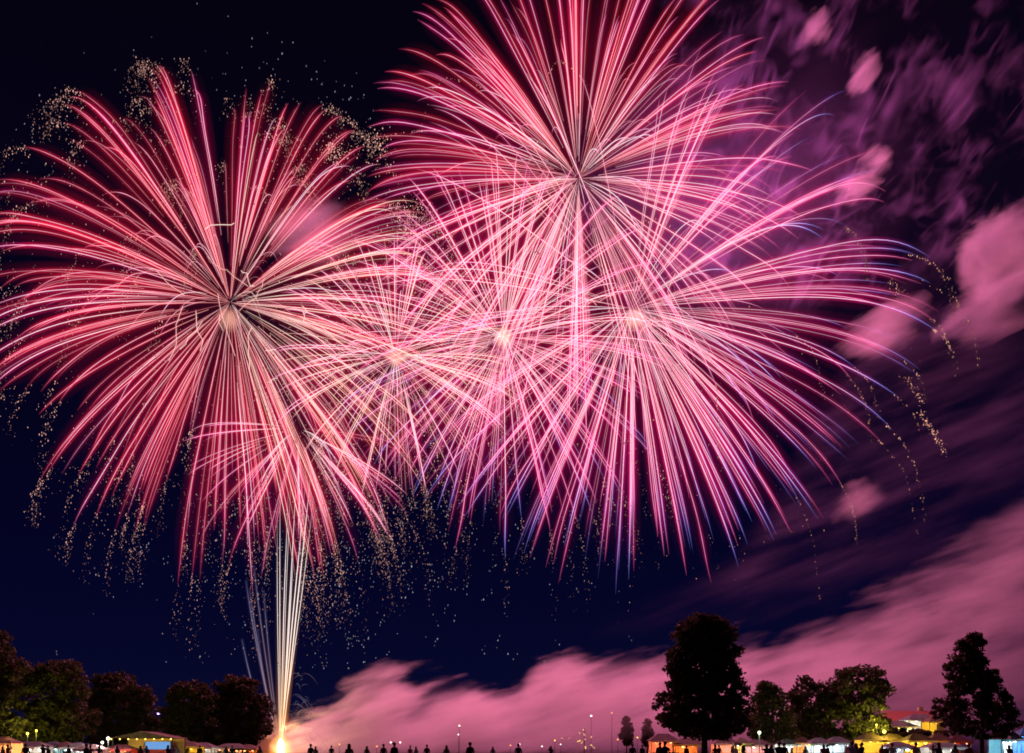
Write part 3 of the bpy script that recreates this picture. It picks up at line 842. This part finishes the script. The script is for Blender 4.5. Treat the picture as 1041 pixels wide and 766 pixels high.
make_tree('broad_tree', 'dark tree just right of the gap that shows blue sky', 194, 140, 760, [(696, 180, 206), (702, 170, 218), (714, 164, 228), (734, 160, 234), (749, 160, 234), (757, 168, 226)], 39, 0.28, n_clump=250, per=60, group=LG)
make_tree('broad_tree', 'dark tree behind the faint blue launch streaks, nearest the flare', 244, 145, 760, [(689, 230, 256), (697, 216, 268), (712, 208, 277), (732, 208, 279), (748, 210, 279), (757, 220, 270)], 40, 0.28, n_clump=260, per=60, group=LG)
SG = 'trees half lost in the pink smoke'
make_tree('poplar_tree', 'thin tree half lost in pink smoke, left of its twin', 637, 246, 760, [(729, 635, 639), (738, 631, 643), (748, 630, 644), (757, 632, 642)], 41, 0.4, n_clump=50, per=40, trunk_r=0.2, group=SG, clump_r=0.8)
make_tree('poplar_tree', 'thin tree half lost in pink smoke, beside the tall rounded tree', 658, 246, 760, [(733, 656, 660), (741, 652, 664), (750, 651, 665), (758, 654, 662)], 42, 0.4, n_clump=50, per=40, trunk_r=0.2, group=SG, clump_r=0.8)
# dark hedge below the house
make_hedge_pts = P(930, 741, 145)


def hedge(label, px0, px1, py, Y, depth, seed):
    r = np.random.default_rng(seed)
    a, b = P(px0, py, Y), P(px1, py, Y); h = a.z
    root = empty('hedge', ((a.x + b.x) / 2, Y, 0), label, 'hedge')
    n = 5200
    x = r.uniform(-(b.x - a.x) / 2, (b.x - a.x) / 2, n)
    z = r.uniform(0, 1, n) ** 0.6 * h * (0.92 + 0.08 * np.sin(x * 1.7) + 0.05 * np.sin(x * 4.1))
    y = r.uniform(-depth / 2, depth / 2, n)
    ctr = np.stack([x, y, z], 1)
    aa = r.normal(size=(n, 3)); aa /= np.linalg.norm(aa, axis=1)[:, None]; bb = np.cross(aa, r.normal(size=(n, 3))); bb /= np.linalg.norm(bb, axis=1)[:, None]
    s = 0.3 * r.uniform(0.6, 1.2, n)[:, None]
    v = np.stack([ctr - aa * s, ctr + bb * s * .6, ctr + aa * s, ctr - bb * s * .6], 1).reshape(-1, 3)
    st = store_new(); st['v'].append(v); st['f'].append(np.arange(n * 4).reshape(-1, 4)); st['m'].append(np.zeros(n, dtype=np.int32))
    store_mesh('foliage', st, [M['leaf_green']], root, 4, False)
    tk = MB()
    for q in np.linspace(-(b.x - a.x) / 2 + 1, (b.x - a.x) / 2 - 1, 7): tk.tube([(q, 0, 0), (q + .2, 0, h * .7)], [.09, .03], 6)
    tk.build('stems', M['bark'], root)


hedge('long dark green hedge between the red roofed house and the yellow lit stalls', 893, 962, 742, 132, 2.5, 51)


# ================================================================== stalls and tents
def lamp_light(parent, loc, col, energy, size=0.25):
    ld = bpy.data.lights.new('lamp_light', 'POINT'); ld.energy = energy; ld.color = col; ld.shadow_soft_size = size
    o = bpy.data.objects.new('lamp_light', ld); COL.objects.link(o); o.parent = parent; o.location = loc
    return o


def stall(label, px, Y, w, cloth, lampc, top_py, energy=110, d=2.6, group='lit food stalls', valance='red', nb=3):
    b = P(px, HY, Y)
    h = ZC + (HY - top_py) / FPX * Y
    root = empty('market_stall', (b.x, Y, 0), label, 'stall', group)
    eave = h - min(0.9, h * 0.25)
    cm = MB()
    # hipped canopy with a hanging valance
    o_ = 0.2
    X, Yh = w / 2 + o_, d / 2 + o_
    ridge = max(0.05, w / 2 - d * 0.35)
    vs = [(-X, -Yh, eave), (X, -Yh, eave), (X, Yh, eave), (-X, Yh, eave), (-ridge, 0, h), (ridge, 0, h)]
    cm.add(vs, [(0, 1, 5, 4), (1, 2, 5), (2, 3, 4, 5), (3, 0, 4)])
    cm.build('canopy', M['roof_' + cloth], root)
    vm = MB()
    nsc = max(6, int(w / 0.4))
    for k in range(nsc):
        x0 = -X + 2 * X * k / nsc; x1 = -X + 2 * X * (k + 1) / nsc
        vm.add([(x0, -Yh - .01, eave), (x1, -Yh - .01, eave), (x1, -Yh - .01, eave - .2), ((x0 + x1) / 2, -Yh - .01, eave - .28), (x0, -Yh - .01, eave - .2)], [(0, 4, 3, 2, 1)])
    vm.build('valance', M['cloth_' + cloth], root)
    for sx in (-1, 1):
        for sy in (-1, 1):
            pm = MB(); pm.tube([(sx * w / 2, sy * d / 2, 0), (sx * w / 2, sy * d / 2, eave)], 0.04, 6)
            pm.build('post', M['pole'], root)
    bm_ = MB(); bm_.box((0, d / 2 - .05, eave / 2), (w - .1, 0.03, eave))
    bm_.build('back_cloth', M['cloth_' + cloth], root)
    ct = MB(); ct.box((0, -d / 2 + .3, 1.0), (w - .15, 0.6, 0.05)); ct.box((0, -d / 2 + .12, .49), (w - .2, 0.04, 0.96))
    ct.build('counter', M['wood'], root)
    rb = random.Random(int(px * 7))
    for k in range(nb):
        x = rb.uniform(-.12, .12) * w + (k - (nb - 1) / 2) * w / (nb + 0.3)
        bu = MB(); bu.ball((x, -d / 2 + .1, eave - .2), rb.uniform(.10, .24)); bu.tube([(x, -d / 2 + .1, eave - .02), (x, -d / 2 + .1, eave + .1)], 0.02, 5)
        bu.build('lamp', M['bulb_' + lampc], root)
    lamp_light(root, (0, -0.3, eave - 0.55), LAMPC[lampc], energy * 1.3)
    return root


def lamp_post(label, px, py, Y, col, energy, bulb=0.2, group='lamps on poles', double=False):
    t = P(px, py, Y)
    root = empty('street_lamp', (t.x, Y, 0), label, 'lamp', group)
    pm = MB(); pm.tube([(0, 0, 0), (0, 0, t.z * .5), (0, 0, t.z - bulb)], [.06, .045, .03], 8); pm.tube([(0, 0, 0), (0, 0, .3)], [.14, .12], 8)
    pm.build('pole', M['pole'], root)
    for sx in ((-1, 1) if double else (0,)):
        x = sx * 1.1
        if sx:
            am = MB(); am.tube([(0, 0, t.z - bulb), (x, 0, t.z - bulb + .05)], .035, 6); am.build('arm', M['pole'], root)
        bm_ = MB(); bm_.ball((x, 0, t.z), bulb, 0, 12, 8)
        lm = bm_.build('lamp_head', M['bulb_' + col], root, smooth=True)
        cp = MB(); cp.tube([(x, 0, t.z + bulb * .9), (x, 0, t.z + bulb * 1.25)], [bulb * .7, bulb * .2], 10); cp.build('cap', M['pole'], lm)
    if energy: lamp_light(root, (0, -bulb - .15, t.z), LAMPC[col.replace('_far', '')], energy)
    return root


LSG = 'lit stalls along the left side of the field'
RSG = 'lit stalls along the right side of the field'
for a in [('orange lit stall cut off by the left edge', 4, 96, 2.6, 'orange', 'orange', 749, 120),
          ('pale stall under the yellow lit tree at left', 33, 100, 3.2, 'white', 'white', 754, 80),
          ('small stall glowing cyan between two pale stalls on the left', 54, 104, 2.4, 'cyan', 'cool', 754, 110),
          ('small orange canvas stall right of the cyan one on the left', 67, 104, 2.0, 'orange', 'white', 754, 110),
          ('pale stall left of the tall bright twin lamp', 79, 102, 2.4, 'white', 'cool', 755, 100),
          ('dim pinkish stall right beneath the tall bright twin lamp', 94, 100, 2.4, 'pink', 'white', 757, 60),
          ('dim red canvas stall left of the yellow stage', 124, 104, 2.6, 'red', 'orange', 757, 60)]:
    stall(*a, group=LSG)
for a in [('low yellow stall right of the yellow lit tent', 192, 112, 2.8, 'yellow', 'yellow', 754, 60),
          ('pale stall with white bulbs in the middle of the dark left trees', 206, 116, 2.8, 'white', 'white', 755, 60),
          ('low warm stall under the tree left of the flare', 236, 118, 3.4, 'white', 'orange', 756, 60),
          ('small warm stall nearest the launch flare', 252, 118, 2.4, 'orange', 'orange', 757, 60)]:
    stall(*a, group=LSG)
for a in [('wide orange red stall left of the tall rounded tree trunk', 674, 112, 3.0, 'pink', 'orange', 746, 200),
          ('orange stall close behind the left side of the tall tree trunk', 698, 112, 3.0, 'orange', 'orange', 751, 160),
          ('orange red stall close behind the right side of the tall tree trunk', 737, 112, 2.8, 'pink', 'orange', 750, 170),
          ('pale yellow stall under the tall tree, left of the greenish lamp', 753, 112, 1.8, 'yellow', 'white', 750, 90),
          ('pink white stall directly below the greenish lamp', 769, 112, 3.0, 'pink', 'white', 752, 120),
          ('small white stall at the left foot of the brown tree', 800, 112, 2.2, 'white', 'cool', 751, 110),
          ('orange wooden stall under the brown tree between white ones', 815, 112, 1.9, 'orange', 'yellow', 749, 110),
          ('white stall under the brown tree, right of the orange wooden one', 832, 110, 2.4, 'white', 'cool', 750, 150),
          ('white stall left of the lamp lit yellow green crown', 851, 110, 2.6, 'white', 'cool', 749, 130),
          ('amber stall beside the trunk under the yellow green crown', 884, 112, 2.6, 'yellow', 'yellow', 745, 130),
          ('amber stall at the left end of the yellow row below the hedge', 907, 112, 2.8, 'yellow', 'yellow', 746, 150),
          ('brightest yellow stall in the middle of the row below the hedge', 932, 110, 2.8, 'yellow', 'yellow', 746, 260),
          ('amber stall in the row below the hedge, left of the red end one', 953, 112, 2.4, 'orange', 'yellow', 746, 140),
          ('dim red stall at the right end of the row below the hedge', 972, 112, 2.2, 'red', 'orange', 747, 90)]:
    stall(*a, group=RSG, nb=2)
for a in [('white low stall with bluish light in front of the amber left end stall', 912, 100, 2.4, 'white', 'cool', 754, 90),
          ('white low stall in front of the amber and red end stalls', 958, 100, 3.6, 'white', 'white', 755, 110)]:
    stall(*a, group=RSG, nb=2)
stall('pale blue lit tent just right of the ragged tree trunk', 1019, 96, 1.5, 'cyan', 'cool', 744, 130, group='blue lit tents at the right edge', nb=2)
stall('white tent with cold light in front of the big blue tent', 1029, 95, 0.9, 'white', 'cool', 743, 110, group='blue lit tents at the right edge', nb=1, d=1.6)
stall('bright blue lit tent cut off by the right edge', 1043, 97, 2.3, 'blue', 'blue', 740, 420, group='blue lit tents at the right edge', nb=2)

# ---- stage with a blue screen, at left
b = P(152, HY, 108)
stg = empty('stage', (b.x, 108, 0), 'yellow lit stage with a blue screen and a red skirt at left', 'stage')
m_ = MB(); m_.box((0, 0, 0.5), (6.6, 4.5, 1.0)); m_.build('deck', M['wood'], stg)
m_ = MB(); m_.box((0, -2.28, 0.95), (6.7, 0.04, 0.9)); m_.build('skirt', M['cloth_red'], stg)
m_ = MB()
m_.add([(-3.6, -2.5, 2.6), (3.6, -2.5, 2.6), (3.6, 2.3, 2.6), (-3.6, 2.3, 2.6), (0, -2.5, 3.35), (0, 2.3, 3.35)], [(0, 1, 4), (1, 2, 5, 4), (2, 3, 5), (3, 0, 4, 5)])
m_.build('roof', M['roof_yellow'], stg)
for sx in (-1, 1):
    for sy in (-1, 1):
        m_ = MB(); m_.tube([(sx * 3.2, sy * 2.1, 1), (sx * 3.2, sy * 2.1, 2.6)], .06, 6); m_.build('post', M['pole'], stg)
m_ = MB(); m_.box((0, 2.2, 1.8), (6.4, .05, 1.6)); m_.build('back_cloth', M['cloth_yellow'], stg)
m_ = MB(); m_.box((0.5, 1.2, 1.75), (2.9, .12, 1.1))
sc_ = m_.build('screen', M['pole'], stg)
m_ = MB(); m_.box((0.5, 1.13, 1.75), (2.75, .01, .98)); m_.build('lit_face', emit('blue_screen', (.22, .50, 1.0), 0.7), sc_)
for x in np.linspace(-3.2, 3.2, 8):
    m_ = MB(); m_.ball((x, -2.45, 2.5), .08); m_.build('bulb', M['bulb_yellow'], stg)
lamp_light(stg, (0, -.6, 2.3), LAMPC['yellow'], 160)

# ---- yellow tent beside the stage, with a lime light on its ridge
stall('yellow peaked tent with lime light beside the blue screen stage', 174, 112, 3.4, 'yellow', 'yellow', 748, 170, group=LSG, nb=4)

# ---- lamps
lamp_post('white lamp on a pole near the left edge before the orange stall', 11, 754, 96, 'white', 700)
lamp_post('yellow lamp shining into the tree crown near the left edge', 28, 746, 122, 'lime', 700, .15)
lamp_post('yellow lamp among leaves, right neighbour of the one in the left crown', 37, 743, 122, 'lime', 400, .13)
lamp_post('bright white lamp left of the stage, higher of a pair', 110, 751, 100, 'white', 900, .17)
lamp_post('white lamp left of the stage, lower of a pair', 104, 755, 101, 'white', 250, .14)
lamp_post('tiny purple lamp in the blue gap between the left trees', 161, 725, 180, 'purple', 0, .3)
lamp_post('lime lamp on a pole behind the yellow peaked tent', 170, 749, 118, 'lime', 1200, .18)
lamp_post('greenish white lamp under the tall rounded tree', 772, 745, 106, 'green', 700, .17)
lamp_post('lime lamp lighting the broad crown from below at right', 891, 737, 116.2, 'lime', 1100, .10)
lamp_post('amber lamp on a pole over the amber left end stall', 899, 744, 111, 'yellow', 500, .2)
TG = 'town lamps glowing in front of the smoke'
for a in [('warm lamp at the foot of the smoke, nearest the flare', 345, 757, 230, 'orange', 0.22, False), ('twin white lamp at the foot of the smoke left of the taller town lamps', 402, 755, 230, 'white', 0.26, True),
          ('warm lamp beside the twin white lamp at the foot of the smoke', 383, 759, 230, 'orange', 0.22, False), ('tall white lamp in front of the smoke, left of the bulb mast', 467, 738, 232, 'white', 0.26, False),
          ('lower warm lamp just beneath the tall white one in the smoke', 466, 747, 233, 'white', 0.21, False), ('white lamp midway along the foot of the smoke', 528, 757, 230, 'white', 0.28, False),
          ('dim warm lamp left of the midway white lamp', 519, 758, 230, 'orange', 0.2, False), ('white lamp left of the string bulbs in the smoke', 551, 759, 230, 'white', 0.22, False),
          ('yellow lamp just left of the bulb mast', 564, 753, 230, 'yellow', 0.21, False), ('pale lamp just left of the bulb mast, beside the yellow one', 570, 757, 231, 'white', 0.2, False),
          ('highest white lamp in the smoke, above the bulb mast', 601, 728, 232, 'white', 0.29, False), ('dim lamp far up right of the bulb mast', 622, 725, 234, 'orange', 0.19, False),
          ('yellow lamp between the two smoke shrouded trees', 648, 750, 232, 'yellow', 0.21, False), ('orange lamp left of the smoke shrouded trees', 628, 752, 232, 'orange', 0.22, False)]:
    lamp_post(a[0], a[1], a[2], a[3], a[4] + '_far', 0, a[5] * .85, TG, a[6])
M['bulb_dim'] = emit('dim_yellow_bulb', (1, .6, .2), 1.1)
t = P(594, 741, 228)
ms = empty('bulb_mast', (t.x, 228, 0), 'mast hung with strings of yellow bulbs standing in front of the smoke', 'light mast')
m_ = MB(); m_.tube([(0, 0, 0), (0, 0, t.z)], [.1, .05], 8); m_.build('pole', M['pole'], ms)
rr_ = random.Random(4)
for k in range(6):
    an = k * math.pi / 3 + .3
    e_ = (math.cos(an) * rr_.uniform(1.5, 6), math.sin(an) * 3, rr_.uniform(1.5, 4.6))
    for q in np.linspace(0.05, 1, 7):
        if rr_.random() < .5: continue
        m_ = MB(); m_.ball((e_[0] * q, e_[1] * q, t.z * (1 - q) + e_[2] * q - 0.9 * math.sin(q * math.pi)), rr_.uniform(.10, .22)); m_.build('bulb', M['bulb_dim'], ms)
    m_ = MB(); m_.tube([(e_[0] * q, e_[1] * q, t.z * (1 - q) + e_[2] * q - 0.9 * math.sin(q * math.pi)) for q in np.linspace(0, 1, 9)], .02, 4); m_.build('cable', M['pole'], ms)

# ---- house and tents beyond the hedge
b = P(923, HY, 165)
hs = empty('house', (b.x, 165, 0), 'red tiled house above the hedge, lit from in front', 'house')
m_ = MB(); m_.box((0, 0, 2.7), (9.0, 7.0, 5.4)); m_.build('wall', M['brick'], hs)
m_ = MB(); m_.add([(-5, -4, 5.4), (5, -4, 5.4), (5, 4, 5.4), (-5, 4, 5.4), (-4, 0, 7.9), (4, 0, 7.9)], [(0, 1, 5, 4), (1, 2, 5), (2, 3, 4, 5), (3, 0, 4), (3, 2, 1, 0)])
rf = m_.build('roof', M['tiles'], hs)
m_ = MB(); m_.box((2.4, .8, 7.9), (.7, .7, 1.4)); m_.build('chimney', M['brick'], rf)
for x in (-3, -0.6, 2.4):
    m_ = MB(); m_.box((x, -3.52, 4.2), (1.2, .06, 1.2)); w_ = m_.build('window', M['cloth_white'], hs)
    m_ = MB(); m_.box((x, -3.56, 4.2), (1.0, .03, 1.0)); m_.build('pane', emit('lit_window', (1, .72, .35), .9), w_)
lamp_light(hs, (-3.5, -9, 6.5), LAMPC['orange'], 900)
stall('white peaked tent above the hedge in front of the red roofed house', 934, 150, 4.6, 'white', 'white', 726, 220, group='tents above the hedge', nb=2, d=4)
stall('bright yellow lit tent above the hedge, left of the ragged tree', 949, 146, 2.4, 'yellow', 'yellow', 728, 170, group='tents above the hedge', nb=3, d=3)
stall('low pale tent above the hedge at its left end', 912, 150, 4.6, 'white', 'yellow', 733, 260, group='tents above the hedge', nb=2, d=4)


# ================================================================== people
def body_mesh(name, arm_up, height, top, legs, seed):
    """one continuous figure grown from a jointed skeleton"""
    k = height / 1.75
    V = [(0, 0, .95), (0, 0, 1.15), (0, 0, 1.36), (0, .01, 1.47), (0, -.01, 1.58), (0, -.015, 1.70),
         (-.10, 0, .88), (-.12, -.01, .50), (-.13, .02, .09), (-.13, -.12, .04),
         (.10, 0, .88), (.12, -.01, .50), (.14, .02, .09), (.14, -.12, .04),
         (-.18, 0, 1.40), (.18, 0, 1.40)]
    R = [.15, .14, .15, .062, .085, .085, .09, .062, .045, .04, .09, .062, .045, .04, .075, .075]
    E = [(0, 1), (1, 2), (2, 3), (3, 4), (4, 5), (0, 6), (6, 7), (7, 8), (8, 9), (0, 10), (10, 11), (11, 12), (12, 13), (2, 14), (2, 15)]
    def arm(root, s, up):
        i = len(V)
        if up: V.extend([(s * .27, -.14, 1.34), (s * .16, -.30, 1.58), (s * .14, -.33, 1.66)])
        else: V.extend([(s * .25, .02, 1.12), (s * .25, -.08, .88), (s * .25, -.10, .79)])
        R.extend([.052, .04, .038]); E.extend([(root, i), (i, i + 1), (i + 1, i + 2)])
    arm(14, -1, arm_up in (2,)); arm(15, 1, arm_up in (1, 2))
    me = bpy.data.meshes.new(name)
    me.from_pydata([(x * k, y * k, z * k) for x, y, z in V], E, [])
    o = bpy.data.objects.new(name, me); COL.objects.link(o)
    sk = o.modifiers.new('skin', 'SKIN'); sk.use_smooth_shade = True
    for i, rr in enumerate(R): me.skin_vertices[0].data[i].radius = (rr * k, rr * k)
    me.skin_vertices[0].data[0].use_root = True
    sb = o.modifiers.new('sub', 'SUBSURF'); sb.levels = sb.render_levels = 1
    dg = bpy.context.evaluated_depsgraph_get(); dg.update()
    out = bpy.data.meshes.new_from_object(o.evaluated_get(dg))
    bpy.data.objects.remove(o); bpy.data.meshes.remove(me)
    out.name = name
    for m in (M[legs], M[top], M['skin']): out.materials.append(m)
    idx = []
    for p in out.polygons:
        c = p.center / k
        hand = (arm_up and c.y < -.27 and c.z > 1.55) or (abs(c.x) > .2 and c.z < .86)
        idx.append(2 if c.z > 1.46 and abs(c.x) < .12 and c.y > -.2 or hand else (1 if c.z > .90 else 0))
    out.polygons.foreach_set("material_index", idx)
    out.update()
    return out


def hair_mesh(kind, height):
    k = height / 1.75; m = MB()
    m.ball((0, .02 * k, 1.69 * k), .112 * k, 0, 12, 8, (1, 1.05, 1.0))
    if kind == 'long': m.ball((0, .05 * k, 1.56 * k), .115 * k, 0, 10, 8, (1.05, .7, 1.5))
    if kind == 'cap':
        m.box((0, -.15 * k, 1.70 * k), (.15 * k, .12 * k, .02 * k))
    if kind == 'bun': m.ball((0, .06 * k, 1.83 * k), .06 * k, 0, 8, 6)
    return m.mesh('hair', [M['hair']], True)


VAR = [('wear_black', 'denim', 0, 1.78, 'short'), ('wear_navy', 'wear_black', 1, 1.72, 'long'), ('wear_grey', 'denim', 0, 1.66, 'long'), ('wear_black', 'wear_grey', 2, 1.80, 'short'),
       ('wear_red', 'denim', 0, 1.70, 'bun'), ('wear_white', 'denim', 1, 1.76, 'cap')]
proto = []
for i, (tp, lg, arm, h, hk) in enumerate(VAR):
    proto.append((body_mesh('person', arm, h, tp, lg, i), hair_mesh(hk, h)))
CR = 'people watching along the bottom of the picture'
ORD = ['first', 'second', 'third', 'fourth', 'fifth', 'sixth', 'seventh', 'eighth', 'ninth', 'tenth', 'eleventh', 'twelfth', 'thirteenth', 'fourteenth', 'fifteenth', 'sixteenth', 'seventeenth', 'eighteenth', 'nineteenth', 'twentieth', 'twenty-first', 'twenty-second', 'twenty-third', 'twenty-fourth', 'twenty-fifth', 'twenty-sixth']
DESC = ['person in black', 'long haired person raising an arm', 'long haired person in grey', 'person holding up both arms', 'person in a red top', 'person in a cap raising an arm']
rp = random.Random(3)


def person(px, Y, v, label):
    p = P(px, HY, Y)
    o = link_mesh('person', proto[v][0], None, (p.x, Y, 0))
    o.rotation_euler = (0, 0, math.pi + rp.uniform(-.5, .5))
    tag(o, label, 'person', CR)
    link_mesh('hair', proto[v][1], o)
    return o


LEFT = [3, 8, 21, 26, 44, 49, 53, 70, 88, 92, 101, 119, 124, 143, 149, 171, 176, 180, 203, 230, 236, 264]
MID = [(316, 60), (321, 72), (337, 78), (355, 44), (373, 66), (390, 60), (401, 47), (417, 74), (423, 78), (434, 66), (454, 58), (478, 46), (501, 78), (527, 56), (560, 74), (643, 58)]
RIGHT = [653, 671, 676, 698, 727, 731, 748, 779, 784, 792, 797, 819, 837, 841, 866, 870, 876, 897, 902, 907, 931, 949, 954, 971, 985, 1026]
for i, px in enumerate(LEFT):
    v = rp.choice([0, 0, 2, 2, 4, 5, 1, 3, 0]); person(px, rp.uniform(62, 110), v, f'{DESC[v]}, {ORD[i]} from the left edge before the left stalls')
MV = [0, 2, 0, 2, 2, 0, 0, 4, 2, 0, 2, 0, 2, 0, 1, 0]
for i, (px, Y) in enumerate(MID): person(px, Y * 1.35, MV[i], f'{DESC[MV[i]]}, {ORD[i]} right of the flare against the pink smoke')
for i, px in enumerate(RIGHT):
    v = rp.choice([0, 0, 2, 2, 4, 5, 1, 3, 0]); person(px, rp.uniform(52, 100), v, f'{DESC[v]}, {ORD[i]} from the smoke before the right stalls')
